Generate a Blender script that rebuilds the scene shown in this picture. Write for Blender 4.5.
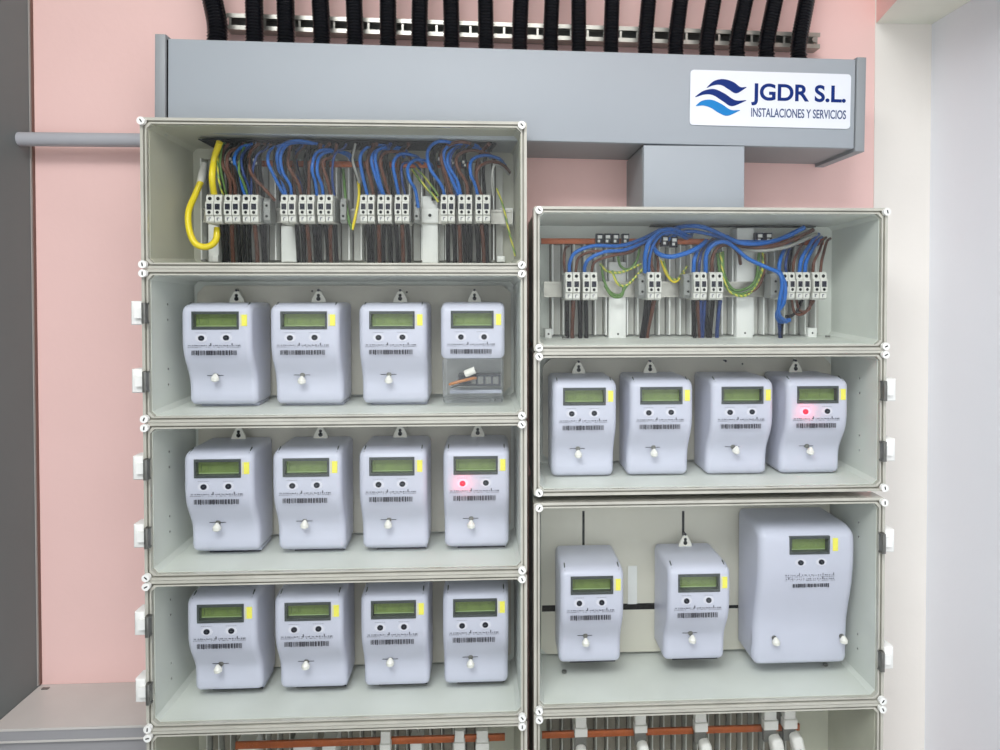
import bpy, math, random
from mathutils import Vector, Matrix
random.seed(7)
for o in list(bpy.data.objects): bpy.data.objects.remove(o)
C = bpy.context.scene.collection
PI = math.pi
ZO = 1.45            # camera height above the floor; heights in the code are relative to the camera

# ------------------------------------------------------------------ camera
F, CX, CY = 750.0, 529.92, 310.06
CAM = Vector((0.5484, -1.435, 0.0))
yaw, pit, rol = -0.0528, -0.0200, 0.0006
R3 = Matrix.Rotation(yaw, 3, 'Z') @ Matrix.Rotation(pit, 3, 'X') @ Matrix.Rotation(rol, 3, 'Y')
right, fwd, up = R3.col[0].copy(), R3.col[1].copy(), R3.col[2].copy()
cd = bpy.data.cameras.new('camera'); cam = bpy.data.objects.new('camera', cd); C.objects.link(cam)
M = Matrix((( right.x, up.x, -fwd.x), (right.y, up.y, -fwd.y), (right.z, up.z, -fwd.z))).to_4x4()
M.translation = CAM + Vector((0, 0, ZO)); cam.matrix_world = M
cd.sensor_width = 36; cd.lens = F/1000*36
cd.shift_x = -(CX-500)/1000; cd.shift_y = (CY-375)/1000
cd.clip_start = 0.02
bpy.context.scene.camera = cam
def at(px, py, Y):   # the point of the photograph at depth plane Y, in metres
    d = R3 @ Vector(((px-CX)/F, 1, -(py-CY)/F)); t = (Y-CAM.y)/d.y
    return CAM + t*d

# ------------------------------------------------------------------ world and lights
sc = bpy.context.scene
w = bpy.data.worlds.new('room_light'); sc.world = w; w.use_nodes = True
bg = w.node_tree.nodes['Background']; bg.inputs[0].default_value = (0.93, 0.96, 1.0, 1); bg.inputs[1].default_value = 1.5
def area(name, loc, target, sx, sy, power, col):
    l = bpy.data.lights.new(name, 'AREA'); l.shape = 'RECTANGLE'; l.size = sx; l.size_y = sy; l.energy = power; l.color = col
    o = bpy.data.objects.new(name, l); C.objects.link(o); o.location = Vector(loc)+Vector((0, 0, ZO))
    o.rotation_euler = (Vector(target)-Vector(loc)).to_track_quat('-Z', 'Y').to_euler(); return o
area('ceiling_lamp', (0.35, -1.15, 1.08), (0.5, -0.1, -0.1), 1.3, 0.5, 8, (1.0, 0.985, 0.96))
area('daylight', (-0.1, -2.3, 1.7), (0.75, 0, -0.1), 1.4, .9, 52, (0.94, 0.97, 1.0))
sc.view_settings.view_transform = 'Standard'; sc.view_settings.look = 'None'
sc.view_settings.exposure = 0.20; sc.view_settings.gamma = 1; sc.view_settings.use_curve_mapping = False

# ------------------------------------------------------------------ materials
def lin(c): return tuple(((v/255)/12.92 if v/255 < .04045 else ((v/255+.055)/1.055)**2.4) for v in c)
def mat(name, rgb, rough=.5, metal=0, var=.04, scale=12, bump=0, bscale=200, coat=0, spec=.28, stretch=None):
    m = bpy.data.materials.new(name); m.use_nodes = True; n = m.node_tree.nodes; l = m.node_tree.links
    b = n['Principled BSDF']; c = lin(rgb)
    b.inputs['Roughness'].default_value = rough; b.inputs['Metallic'].default_value = metal
    b.inputs['Specular IOR Level'].default_value = spec; b.inputs['Coat Weight'].default_value = coat
    tc = n.new('ShaderNodeTexCoord'); no = n.new('ShaderNodeTexNoise'); no.inputs['Scale'].default_value = scale; no.inputs['Detail'].default_value = 4
    src = tc.outputs['Object']
    if stretch:
        mp = n.new('ShaderNodeMapping'); mp.inputs['Scale'].default_value = stretch; l.new(src, mp.inputs[0]); src = mp.outputs[0]
    l.new(src, no.inputs['Vector'])
    if sum(rgb) < 200: b.inputs['Specular IOR Level'].default_value = min(spec, .18) if name != 'black_corrugated_plastic' else .5
    r = n.new('ShaderNodeValToRGB'); l.new(no.outputs['Fac'], r.inputs[0])
    r.color_ramp.elements[0].position = .3; r.color_ramp.elements[1].position = .7
    r.color_ramp.elements[0].color = (*[v*(1-var) for v in c], 1); r.color_ramp.elements[1].color = (*[min(1, v*(1+var)) for v in c], 1)
    l.new(r.outputs[0], b.inputs['Base Color'])
    if bump:
        n2 = n.new('ShaderNodeTexNoise'); n2.inputs['Scale'].default_value = bscale; n2.inputs['Detail'].default_value = 3; l.new(src, n2.inputs['Vector'])
        bp = n.new('ShaderNodeBump'); bp.inputs['Strength'].default_value = bump; bp.inputs['Distance'].default_value = .001
        l.new(n2.outputs['Fac'], bp.inputs['Height']); l.new(bp.outputs[0], b.inputs['Normal'])
    return m
def emit(name, rgb, s):
    m = mat(name, rgb, .4); b = m.node_tree.nodes['Principled BSDF']
    b.inputs['Emission Color'].default_value = (*lin(rgb), 1); b.inputs['Emission Strength'].default_value = s; return m
def clear(name, tint, gloss, rough, haze=0, hcol=(200, 200, 195)):
    m = bpy.data.materials.new(name); m.use_nodes = True; n = m.node_tree.nodes; l = m.node_tree.links; n.clear()
    out = n.new('ShaderNodeOutputMaterial'); t = n.new('ShaderNodeBsdfTransparent'); g = n.new('ShaderNodeBsdfGlossy'); mx = n.new('ShaderNodeMixShader')
    t.inputs[0].default_value = (*tint, 1); g.inputs['Roughness'].default_value = rough; g.inputs['Color'].default_value = (1, 1, 1, 1)
    fr = n.new('ShaderNodeLayerWeight'); fr.inputs[0].default_value = .35
    pw = n.new('ShaderNodeMath'); pw.operation = 'POWER'; pw.inputs[1].default_value = 3; l.new(fr.outputs['Facing'], pw.inputs[0])
    mu = n.new('ShaderNodeMath'); mu.operation = 'MULTIPLY_ADD'; mu.inputs[1].default_value = gloss; mu.inputs[2].default_value = gloss*.05; l.new(pw.outputs[0], mu.inputs[0])
    l.new(mu.outputs[0], mx.inputs[0]); l.new(t.outputs[0], mx.inputs[1]); l.new(g.outputs[0], mx.inputs[2]); last = mx.outputs[0]
    if haze:
        d = n.new('ShaderNodeBsdfDiffuse'); d.inputs[0].default_value = (*lin(hcol), 1); m2 = n.new('ShaderNodeMixShader')
        tc = n.new('ShaderNodeTexCoord'); no = n.new('ShaderNodeTexNoise'); no.inputs['Scale'].default_value = 9; l.new(tc.outputs['Object'], no.inputs['Vector'])
        mm = n.new('ShaderNodeMath'); mm.operation = 'MULTIPLY'; mm.inputs[1].default_value = haze*2; l.new(no.outputs['Fac'], mm.inputs[0])
        l.new(mm.outputs[0], m2.inputs[0]); l.new(last, m2.inputs[1]); l.new(d.outputs[0], m2.inputs[2]); last = m2.outputs[0]
    l.new(last, out.inputs[0]); return m

m_pink = mat('pink_paint', (242, 204, 198), .75, var=.025, scale=4, bump=.25, bscale=90)
m_cream = mat('cream_paint', (236, 231, 224), .7, var=.02, scale=4, bump=.25, bscale=90)
m_white = mat('white_paint', (240, 242, 248), .7, var=.015, scale=3, bump=.2, bscale=90)
m_ceil = mat('ceiling_paint', (238, 240, 228), .8, var=.03, scale=5)
m_floor = mat('floor_tile', (140, 136, 130), .5, var=.06, scale=9)
m_panel = mat('dark_grey_paint', (112, 120, 120), .55, var=.03, scale=3, bump=.1)
m_trimd = mat('brown_edge', (120, 92, 84), .6)
m_triml = mat('light_edge', (168, 166, 162), .4)
m_ledge = mat('warm_grey_metal', (202, 198, 193), .38, var=.05, scale=7, coat=.2)
m_ledged = mat('grey_metal_front', (156, 155, 157), .4, var=.04, scale=7)
m_duct = mat('grey_lacquer', (160, 166, 172), .48, var=.02, scale=5)
m_duct2 = mat('grey_lacquer_cap', (146, 150, 153), .4, var=.02, scale=5)
m_void = mat('dark_gap', (14, 14, 15), .8)
m_black = mat('black_corrugated_plastic', (14, 15, 20), .22, var=.1, scale=30, spec=.5)
m_zinc = mat('galvanised_steel', (172, 170, 162), .35, .75, var=.12, scale=60)
m_conduit = mat('grey_pvc', (176, 177, 182), .4, var=.02)
m_body = mat('polyester_grey', (212, 216, 210), .5, var=.05, scale=14, bump=.12, bscale=250)
m_plate = mat('mounting_plate_beige', (196, 192, 180), .6, var=.04, scale=11)
m_rim = mat('cover_rim_grey', (184, 182, 171), .22, var=.08, scale=25, coat=.6)
m_rim2 = mat('cover_rim_dark', (150, 147, 135), .28, var=.1, scale=25, coat=.5)
m_pane = clear('clear_polycarbonate', (.985, .99, .98), .25, .06, .004)
m_screw = mat('white_plastic', (238, 238, 234), .35)
m_meter = mat('lavender_grey_abs', (197, 199, 215), .33, var=.015, scale=20, bump=.04, bscale=600)
m_meterb = mat('meter_back_shell', (186, 189, 206), .42, var=.02)
m_lcdf = mat('display_bezel_grey', (66, 72, 72), .3)
m_lcd = mat('display_green', (112, 132, 74), .25, var=.10, scale=60, coat=.3)
m_seg = mat('display_segment', (74, 92, 50), .4)
m_lcdl = mat('display_light_edge', (168, 190, 140), .3)
m_yel = mat('yellow_sticker', (240, 232, 96), .5)
m_btn = mat('dark_button', (26, 28, 42), .3)
m_print = mat('grey_print', (96, 97, 110), .6)
m_bar = mat('barcode_print', (62, 62, 72), .6)
m_led = emit('red_lamp_button', (225, 20, 40), .9)
m_ring = mat('button_surround', (214, 214, 226), .35)
m_seal = mat('seal_plastic', (226, 224, 218), .15, coat=.6)
m_steel = mat('bright_steel', (205, 203, 198), .22, .8, scale=80)
m_dsteel = mat('dull_steel', (120, 120, 116), .35, .6, var=.15, scale=90)
m_tab = mat('hanging_tab_white', (250, 247, 236), .45)
m_copper = mat('copper', (176, 92, 48), .35, .3, var=.15, scale=30)
m_term = mat('terminal_grey_plastic', (206, 206, 200), .45, var=.05, scale=60)
m_term2 = mat('terminal_side_grey', (138, 140, 138), .5)
m_brk = mat('bracket_white', (226, 227, 224), .45)
m_rib = mat('rib_grey', (196, 196, 190), .5, var=.04)
m_body2 = mat('polyester_grey_warm', (188, 188, 174), .5, var=.06, scale=12, bump=.12, bscale=250)
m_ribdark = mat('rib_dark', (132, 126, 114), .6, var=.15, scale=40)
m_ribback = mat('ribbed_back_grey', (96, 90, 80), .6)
m_blue = mat('blue_wire_pvc', (18, 92, 172), .3, var=.08, scale=20)
m_navy = mat('dark_blue_wire_pvc', (34, 58, 112), .35)
m_brown = mat('brown_wire_pvc', (92, 58, 46), .35, var=.1, scale=20)
m_blk = mat('black_wire_pvc', (22, 20, 22), .4)
m_grey = mat('grey_wire_pvc', (150, 150, 146), .4)
m_yw = mat('yellow_cable_pvc', (226, 204, 30), .35, coat=.3)
m_green = mat('green_wire_pvc', (84, 118, 60), .35)
m_gy = bpy.data.materials.new('green_yellow_wire_pvc'); m_gy.use_nodes = True
n = m_gy.node_tree.nodes; l = m_gy.node_tree.links; b = n['Principled BSDF']; b.inputs['Roughness'].default_value = .35
tc = n.new('ShaderNodeTexCoord'); mp = n.new('ShaderNodeMapping'); mp.inputs['Rotation'].default_value = (0, .5, 0); wv = n.new('ShaderNodeTexWave'); wv.inputs['Scale'].default_value = 45
rp = n.new('ShaderNodeValToRGB'); rp.color_ramp.interpolation = 'CONSTANT'; rp.color_ramp.elements[1].position = .5
rp.color_ramp.elements[0].color = (*lin((196, 190, 70)), 1); rp.color_ramp.elements[1].color = (*lin((104, 140, 66)), 1)
l.new(tc.outputs['Object'], mp.inputs[0]); l.new(mp.outputs[0], wv.inputs['Vector']); l.new(wv.outputs[0], rp.inputs[0]); l.new(rp.outputs[0], b.inputs['Base Color'])
m_signw = mat('sign_white', (224, 227, 234), .4, var=.005)
m_logod = mat('sign_navy', (10, 42, 112), .45, var=.01)
m_logol = mat('sign_light_blue', (14, 122, 190), .45, var=.01)
m_signt = mat('sign_text_grey', (70, 84, 122), .5, var=.01)
m_meterclear = clear('clear_terminal_lid', (.97, .975, .98), 1.3, .08, .10, (190, 195, 205))
m_fuse = mat('fuse_handle_white', (228, 226, 222), .4)

# ------------------------------------------------------------------ mesh helpers
class MB:
    def __init__(s): s.v = []; s.f = []
    def box(s, x0, x1, y0, y1, z0, z1, bev=0):
        if bev:
            return s.prism([(x0, z0), (x1, z0), (x1, z1), (x0, z1)], y0, y1, bev)
        i = len(s.v); s.v += [(x, y, z) for x in (x0, x1) for y in (y0, y1) for z in (z0, z1)]
        for q in ((0, 1, 3, 2), (4, 6, 7, 5), (0, 4, 5, 1), (2, 3, 7, 6), (0, 2, 6, 4), (1, 5, 7, 3)): s.f.append([i+k for k in q])
        return s
    def prism(s, pts, y0, y1, bev=0):      # outline in x,z (anticlockwise) from y0 (front) to y1 (back); bev softens the front edge
        rings = [(pts, y1), (pts, y0+bev)] if bev else [(pts, y1), (pts, y0)]
        if bev: rings += [(inset(pts, bev*.35), y0+bev*.35), (inset(pts, bev), y0)]
        base = len(s.v); n = len(pts)
        for p, y in rings: s.v += [(a, y, c) for a, c in p]
        for r in range(len(rings)-1):
            for k in range(n):
                a = base+r*n+k; b_ = base+r*n+(k+1) % n; s.f.append([a, b_, b_+n, a+n])
        s.f.append([base+(len(rings)-1)*n+k for k in range(n)]); s.f.append([base+k for k in reversed(range(n))])
        return s
    def extx(s, pts, x0, x1, r=0, seg=3):  # outline in y,z extruded along x with rounded side edges
        rings = []
        if r:
            for k in range(seg+1):
                t = k/seg*PI/2; rings.append((inset(pts, r*(1-math.sin(t))), x0+r*(1-math.cos(t))))
            for k in range(seg, -1, -1):
                t = k/seg*PI/2; rings.append((inset(pts, r*(1-math.sin(t))), x1-r*(1-math.cos(t))))
        else: rings = [(pts, x0), (pts, x1)]
        base = len(s.v); n = len(pts)
        for p, x in rings: s.v += [(x, a, c) for a, c in p]
        for q in range(len(rings)-1):
            for k in range(n):
                a = base+q*n+k; b_ = base+q*n+(k+1) % n; s.f.append([a, a+n, b_+n, b_])
        s.f.append([base+k for k in range(n)]); s.f.append([base+(len(rings)-1)*n+k for k in reversed(range(n))])
        return s
    def ring(s, o, i, y0, y1):             # frame between two outlines of the same count
        n = len(o); b0 = len(s.v)
        for p, y in ((o, y1), (o, y0), (i, y0), (i, y1)): s.v += [(a, y, c) for a, c in p]
        for q in range(4):
            for k in range(n):
                a = b0+q*n+k; b_ = b0+q*n+(k+1) % n; a2 = b0+((q+1) % 4)*n+k; b2 = b0+((q+1) % 4)*n+(k+1) % n
                s.f.append([a, b_, b2, a2])
        return s
    def disc(s, cx, y0, y1, cz, r, seg=14, rz=None):
        rz = rz or r
        return s.prism([(cx+r*math.cos(2*PI*k/seg), cz+rz*math.sin(2*PI*k/seg)) for k in range(seg)], y0, y1)
    def tube(s, pts, rad, seg=8, caps=True):
        pts = [Vector(p) for p in pts]; n = len(pts); b0 = len(s.v)
        rads = rad if isinstance(rad, (list, tuple)) else [rad]*n
        t0 = (pts[1]-pts[0]).normalized(); u = t0.orthogonal().normalized()
        for k in range(n):
            t = (pts[min(k+1, n-1)]-pts[max(k-1, 0)]).normalized(); u = (u-t*u.dot(t)).normalized(); v = t.cross(u)
            for j in range(seg):
                a = 2*PI*j/seg; s.v.append(tuple(pts[k]+(u*math.cos(a)+v*math.sin(a))*rads[k]))
        for k in range(n-1):
            for j in range(seg):
                a = b0+k*seg+j; b_ = b0+k*seg+(j+1) % seg; s.f.append([a, b_, b_+seg, a+seg])
        if caps: s.f.append([b0+j for j in reversed(range(seg))]); s.f.append([b0+(n-1)*seg+j for j in range(seg)])
        return s
    def mesh(s, name, m, smooth=35):
        me = bpy.data.meshes.new(name); me.from_pydata(s.v, [], s.f); me.materials.append(m)
        import bmesh
        bm = bmesh.new(); bm.from_mesh(me); bmesh.ops.recalc_face_normals(bm, faces=bm.faces[:])
        if smooth:
            for f_ in bm.faces: f_.smooth = True
            for e in bm.edges:
                if len(e.link_faces) == 2 and e.calc_face_angle(0) > math.radians(smooth): e.smooth = False
        bm.to_mesh(me); bm.free(); return me
    def build(s, name, m, parent=None, smooth=35, loc=None):
        return put(name, s.mesh(name, m, smooth), parent, loc)
def inset(pts, d):
    n = len(pts); out = []
    area_ = sum(pts[k][0]*pts[(k+1) % n][1]-pts[(k+1) % n][0]*pts[k][1] for k in range(n)); sg = 1 if area_ > 0 else -1
    for k in range(n):
        a, p, c = pts[k-1], pts[k], pts[(k+1) % n]
        e1 = Vector((p[0]-a[0], p[1]-a[1])).normalized(); e2 = Vector((c[0]-p[0], c[1]-p[1])).normalized()
        n1 = Vector((-e1.y, e1.x))*sg; n2 = Vector((-e2.y, e2.x))*sg; q = n1+n2
        q = q/max(q.dot(q)/2, .35) if q.length > 1e-6 else n1
        out.append((p[0]+q.x*d, p[1]+q.y*d))
    return out
def put(name, me, parent=None, loc=None):
    o = bpy.data.objects.new(name, me); C.objects.link(o); o.parent = parent
    if loc: o.location = loc
    return o
def tag(o, label=None, cat=None, group=None, kind=None):
    if label: o['label'] = label
    if cat: o['category'] = cat
    if group: o['group'] = group
    if kind: o['kind'] = kind
    return o
def thing(name, label, cat, loc, group=None, rot=None):
    o = bpy.data.objects.new(name, None); C.objects.link(o); o.empty_display_size = .02
    o.location = (loc[0], loc[1], loc[2]+ZO)
    if rot: o.rotation_euler = rot
    return tag(o, label, cat, group)
def world_mesh(name, mb, m, smooth=35):     # top-level mesh given in absolute coordinates: origin at its own base
    xs = [p[0] for p in mb.v]; ys = [p[1] for p in mb.v]; zs = [p[2] for p in mb.v]
    c = ((min(xs)+max(xs))/2, (min(ys)+max(ys))/2, min(zs))
    mb.v = [(p[0]-c[0], p[1]-c[1], p[2]-c[2]) for p in mb.v]
    o = mb.build(name, m, None, smooth); o.location = (c[0], c[1], c[2]+ZO); return o
def spline(pts, per=7):
    P = [Vector(p) for p in pts]; P = [2*P[0]-P[1]]+P+[2*P[-1]-P[-2]]; out = []
    for i in range(1, len(P)-2):
        a, b_, c, d = P[i-1:i+3]
        for k in range(per):
            t = k/per
            out.append(.5*((2*b_)+(-a+c)*t+(2*a-5*b_+4*c-d)*t*t+(-a+3*b_-3*c+d)*t**3))
    out.append(P[-2]); return out
def octo(x0, x1, z0, z1, c):
    return [(x0+c, z0), (x1-c, z0), (x1, z0+c), (x1, z1-c), (x1-c, z1), (x0+c, z1), (x0, z1-c), (x0, z0+c)]
def rounded(x0, x1, z0, z1, r, seg=4):
    out = []
    for cx, cz, a0 in ((x1-r, z1-r, 0), (x0+r, z1-r, 90), (x0+r, z0+r, 180), (x1-r, z0+r, 270)):
        for k in range(seg+1):
            a = math.radians(a0+90*k/seg); out.append((cx+r*math.cos(a), cz+r*math.sin(a)))
    return out

# ------------------------------------------------------------------ the setting
PX = -.2925; WX = 1.298; RX = 1.411; CEIL = 1.12; SOFF = .5285; FL = -ZO
def structure(name, mb, m): return tag(world_mesh(name, mb, m), kind='structure')
structure('wall_back', MB().box(PX-.1, WX, 0, .1, FL, CEIL), m_pink)
structure('wall_corner', MB().box(WX, RX, -.0015, .1, FL, CEIL), m_cream)
structure('wall_right', MB().box(RX, RX+.1, -1.7, .1, FL, CEIL), m_white)
structure('wall_left', MB().box(PX-.1, PX, -1.7, 0, FL, CEIL), m_panel)
structure('floor', MB().box(PX-.1, RX+.1, -3.0, .1, FL-.1, FL), m_floor)
structure('ceiling', MB().box(PX-.1, RX+.1, -1.45, .1, CEIL, CEIL+.1), m_ceil)
# lowered ceiling box over the white corner, its left face painted pink
sb = MB(); p = [(WX+.002, 0), (WX-.055, -.30), (WX-.055, -1.3), (RX, -1.3), (RX, 0)]
k0 = len(sb.v); sb.v += [(a, c, SOFF) for a, c in p]+[(a, c, CEIL) for a, c in p]
sb.f += [[0, 1, 2, 3, 4], [9, 8, 7, 6, 5]]+[[k, (k+1) % 5, (k+1) % 5+5, k+5] for k in range(5)]
soff = structure('ceiling', sb, m_ceil)
soff.data.materials.append(m_pink)
for f_ in soff.data.polygons:
    if abs(f_.normal.z) < .5 and f_.normal.x < -.5: f_.material_index = 1
structure('trim_1', MB().box(PX, PX+.003, -.007, 0, -.725, CEIL), m_trimd)
structure('trim_2', MB().box(PX, PX+.0015, -.011, -.007, -.725, CEIL), m_triml)

# ledge unit bottom left
led = thing('metal_ledge', 'low warm grey metal ledge in the bottom left corner under the pink wall', 'ledge', ((PX-.006)/2, -.07, FL))
ox, oy, oz = (PX-.006)/2, -.07, FL
def rel(mb, o): mb.v = [(a-o[0], b_-o[1], c-o[2]) for a, b_, c in mb.v]; return mb
O = (ox, oy, oz)
rel(MB().box(PX+.001, -.006, -.147, -.001, -.745, -.7275, 0), O).build('ledge_top', m_ledge, led)
rel(MB().box(PX+.001, -.006, -.1505, -.147, -.7295, -.7255), O).build('lip', m_ledge, led)
rel(MB().box(PX+.001, -.006, -.1490, -.147, -.7455, -.7295), O).build('fascia', m_ledged, led)
rel(MB().box(PX+.001, -.006, -.1505, -.147, -.7495, -.7465), O).build('lip', m_ledge, led)
rel(MB().box(PX+.001, -.006, -.149, -.001, -.7465, -.7455), O).build('joint', m_ledged, led)
rel(MB().box(PX+.001, -.006, -.1445, -.001, FL, -.7465), O).build('front_panel', m_ledged, led)
rel(MB().box(PX+.012, PX+.024, -.02, -.013, -.7275, -.7262), O).build('catch', m_dsteel, led)

# grey conduit entering the dark wall
pc = MB(); z = .2795; pc.tube([(PX-.03, -.041, z), (PX-.002, -.041, z), (-.0055, -.041, z)], .0125, 20)
tag(world_mesh('conduit', pc, m_conduit), 'smooth grey horizontal conduit running from the dark panel to the upper left cabinet', 'conduit')

# ------------------------------------------------------------------ cable duct
DA = .0135; DL, DH, DD = 1.201, .1525, .160
duct = thing('cable_duct', 'long grey metal cable trunking fixed across the pink wall above both cabinet columns', 'trunking', (-.004, 0, .2705), rot=(0, DA, 0))
MB().box(.012, DL-.012, -DD+.012, -.001, 0, DH).build('trough', m_duct2, duct)
lid = MB().box(.0205, DL-.018, -DD, -DD+.0115, -.0005, DH+.0005, .0012).build('lid', m_duct, duct)
MB().box(.017, .0205, -DD+.004, -DD+.0115, 0, DH).build('joint', m_void, duct)
MB().box(DL-.018, DL-.0165, -DD+.004, -DD+.0115, 0, DH).build('joint', m_void, duct)
MB().box(0, .017, -DD-.002, -.0005, -.005, DH+.007, .0012).build('end_cap', m_duct2, duct)
MB().box(DL-.0165, DL, -DD-.002, -.0005, -.006, DH+.004, .0012).build('end_cap', m_duct2, duct)
x0, x1 = .8105, .986
vd = thing('duct_branch', 'short vertical grey trunking dropping from the long duct to the right cabinets', 'trunking', ((x0+x1)/2, 0, .1455))
hw = (x1-x0)/2
MB().box(-hw, hw, -.148, -.001, 0, .1105).build('trough', m_duct2, vd)
MB().box(-hw+.0004, hw, -.160, -.1485, 0, .1105, .001).build('lid', m_duct, vd)

# sign on the duct
sg = thing('company_sign', 'white rounded sign reading JGDR S.L. on the grey duct', 'sign', (0, 0, 0))
a = at(690, 69.5, -.1615); b = at(850.5, 74.5, -.1615); c = at(850.5, 129, -.1615); d = at(690, 125, -.1615)
ctr = (a+b+c+d)/4; sg.location = (ctr.x, -.1605, ctr.z+ZO); sang = math.atan2(-(b.z-a.z+c.z-d.z)/2, (b.x-a.x)); sg.rotation_euler = (0, sang, 0)
SW = (b.x-a.x)/2; SH = ((a.z-d.z)+(b.z-c.z))/4
MB().prism(rounded(-SW, SW, -SH, SH, .006), -.0016, 0).build('board', m_signw, sg)
def sloc(px, py):
    p = at(px, py, -.162)-ctr; ca, sa = math.cos(sang), math.sin(sang)
    return (p.x*ca-p.z*sa, p.x*sa+p.z*ca)
def cs(x, y): return sloc(600+x/3.3333, y/3.3333)
def wave(top, bot, m, name):
    t = [cs(*p) for p in top]; b_ = [cs(*p) for p in bot]
    T = spline([(p[0], p[1], 0) for p in t], 6); B = spline([(p[0], p[1], 0) for p in b_], 6)
    n = len(T); mb = MB()
    for y in (-.0021, -.0016):
        for q in T: mb.v.append((q.x, y, q.y))
        for q in B: mb.v.append((q.x, y, q.y))
    for k in range(n-1):
        mb.f.append([k, k+1, n+k+1, n+k]); mb.f.append([2*n+k+1, 2*n+k, 3*n+k, 3*n+k+1])
    mb.build(name, m, sg, 0)
wave([(355, 292), (380, 270), (412, 264), (445, 274), (467, 290), (488, 290)], [(357, 293), (380, 284), (405, 284), (430, 299), (455, 311), (488, 292)], m_logod, 'upper_wave')
wave([(317, 322), (345, 303), (380, 297), (415, 312), (450, 334), (487, 334)], [(319, 324), (350, 315), (378, 318), (410, 338), (440, 354), (487, 336)], m_logod, 'middle_wave')
wave([(319, 352), (340, 336), (372, 333), (405, 347), (435, 366), (466, 367)], [(321, 354), (345, 352), (370, 360), (395, 376), (425, 386), (466, 369)], m_logol, 'lower_wave')
def text(s, px0, pyb, px1, py_top, m, name, bold):
    cu = bpy.data.curves.new(name, 'FONT'); cu.body = s; cu.size = .02; cu.extrude = .0002; cu.offset = bold
    o = bpy.data.objects.new(name, cu); C.objects.link(o)
    dg = bpy.context.evaluated_depsgraph_get(); me = bpy.data.meshes.new_from_object(o.evaluated_get(dg)); bpy.data.objects.remove(o); bpy.data.curves.remove(cu)
    me.name = name
    xs = [v.co.x for v in me.vertices]; ys = [v.co.y for v in me.vertices]
    p0 = sloc(px0, pyb); p1 = sloc(px1, py_top)
    kx = (p1[0]-p0[0])/(max(xs)-min(xs)); kz = (p1[1]-p0[1])/(max(ys)-min(ys)); mx, my = min(xs), min(ys)
    for v in me.vertices: v.co = Vector((p0[0]+(v.co.x-mx)*kx, -.0018-v.co.z, p0[1]+(v.co.y-my)*kz))
    me.materials.clear(); me.materials.append(m); put(name, me, sg)
text('JGDR S.L.', 751, 105.3, 846, 85.8, m_logod, 'company_name', .0005)
text('INSTALACIONES Y SERVICIOS', 751, 116.8, 846, 110.4, m_signt, 'company_line', .0003)

# strut rail and corrugated conduits
rl = at(226, 21, -.03); rr = at(820, 40.5, -.03); ln = (rr-rl).length; rang = math.atan2(-(rr.z-rl.z), rr.x-rl.x)
rail = thing('strut_rail', 'slotted galvanised strut rail behind the black corrugated conduits', 'rail', (rl.x, 0, rl.z-.0145), rot=(0, rang, 0))
MB().box(0, ln, -.030, -.0275, .0215, .029).build('upper_flange', m_zinc, rail)
MB().box(0, ln, -.030, -.0275, 0, .0075).build('lower_flange', m_zinc, rail)
MB().box(0, ln, -.0275, -.001, .0275, .029).box(0, ln, -.0275, -.001, 0, .0015).build('side_wall', m_zinc, rail)
MB().box(0, ln, -.003, -.0015, .0015, .0275).build('web', m_dsteel, rail)
nb = 36; br = MB(); br.box(-.002, .002, -.0275, -.026, .0075, .0215)
brm = br.mesh('bridge', m_zinc)
for k in range(nb): put('bridge', brm, rail, (.006+(ln-.012)*k/(nb-1), 0, 0))
bolt = MB(); bolt.disc(0, -.034, -.026, .0145, .0055, 6); bm_ = bolt.mesh('bolt', m_zinc)
put('bolt', bm_, rail, (ln-.012, 0, 0))
tubes = [(217.4, 212.6, 20), (254.6, 254, 17.8), (286, 285.5, 17.8), (321.7, 320.2, 17.5), (355, 354, 17), (388, 388, 17), (419.4, 420, 16.8), (451.6, 451, 16.6), (486, 485.5, 16.2),
         (519.7, 521, 16.4), (550.6, 552, 16), (578.7, 578.7, 15.8), (611, 612.2, 16), (645.3, 648.7, 16), (675.7, 680.5, 16.5), (707, 713.7, 16.5), (737, 745.5, 16.5), (766.5, 775, 17), (798.7, 806.7, 17)]
ordn = ['leftmost', 'second from the left', 'third from the left', 'fourth from the left', 'fifth from the left', 'sixth from the left', 'seventh from the left', 'eighth from the left', 'ninth from the left', 'middle tenth',
        'ninth from the right', 'eighth from the right', 'seventh from the right', 'sixth from the right', 'fifth from the right', 'fourth from the right', 'third from the right', 'second from the right', 'rightmost']
for i, (xb, xt, wpx) in enumerate(tubes):
    Y = -.062
    p0 = at(xb, 39+(xb-217)*.0316, Y); p0.z -= .028; pm = at(xb*.96+xt*.04, 24+(xb-217)*.0316, Y); p1 = at(xt, 0, Y)
    d = (p1-pm); ctl = [p0, pm*.5+p0*.5, pm, p1, p1+d*1.6, p1+d*4.5]
    # trim at the ceiling
    sp = spline(ctl, 40); L = 0; path = []; prev = sp[0]
    step = .0028; acc = 0; path.append(sp[0])
    for q in sp[1:]:
        seg_ = (q-prev).length
        while acc+seg_ >= step:
            t = (step-acc)/seg_; prev = prev.lerp(q, t); path.append(prev.copy()); seg_ = (q-prev).length; acc = 0
        acc += seg_; prev = q
    path = [q for q in path if q.z < CEIL-.005]
    r = wpx*.5*(1.435+Y)/F
    mb = MB(); mb.tube(path, [r*(1.0 if k % 2 else .84) for k in range(len(path))], 14)
    tag(world_mesh('corrugated_conduit', mb, m_black, 60), 'black corrugated conduit rising from the grey duct, %s of nineteen' % ordn[i], 'conduit', 'black corrugated conduits above the duct')

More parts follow.
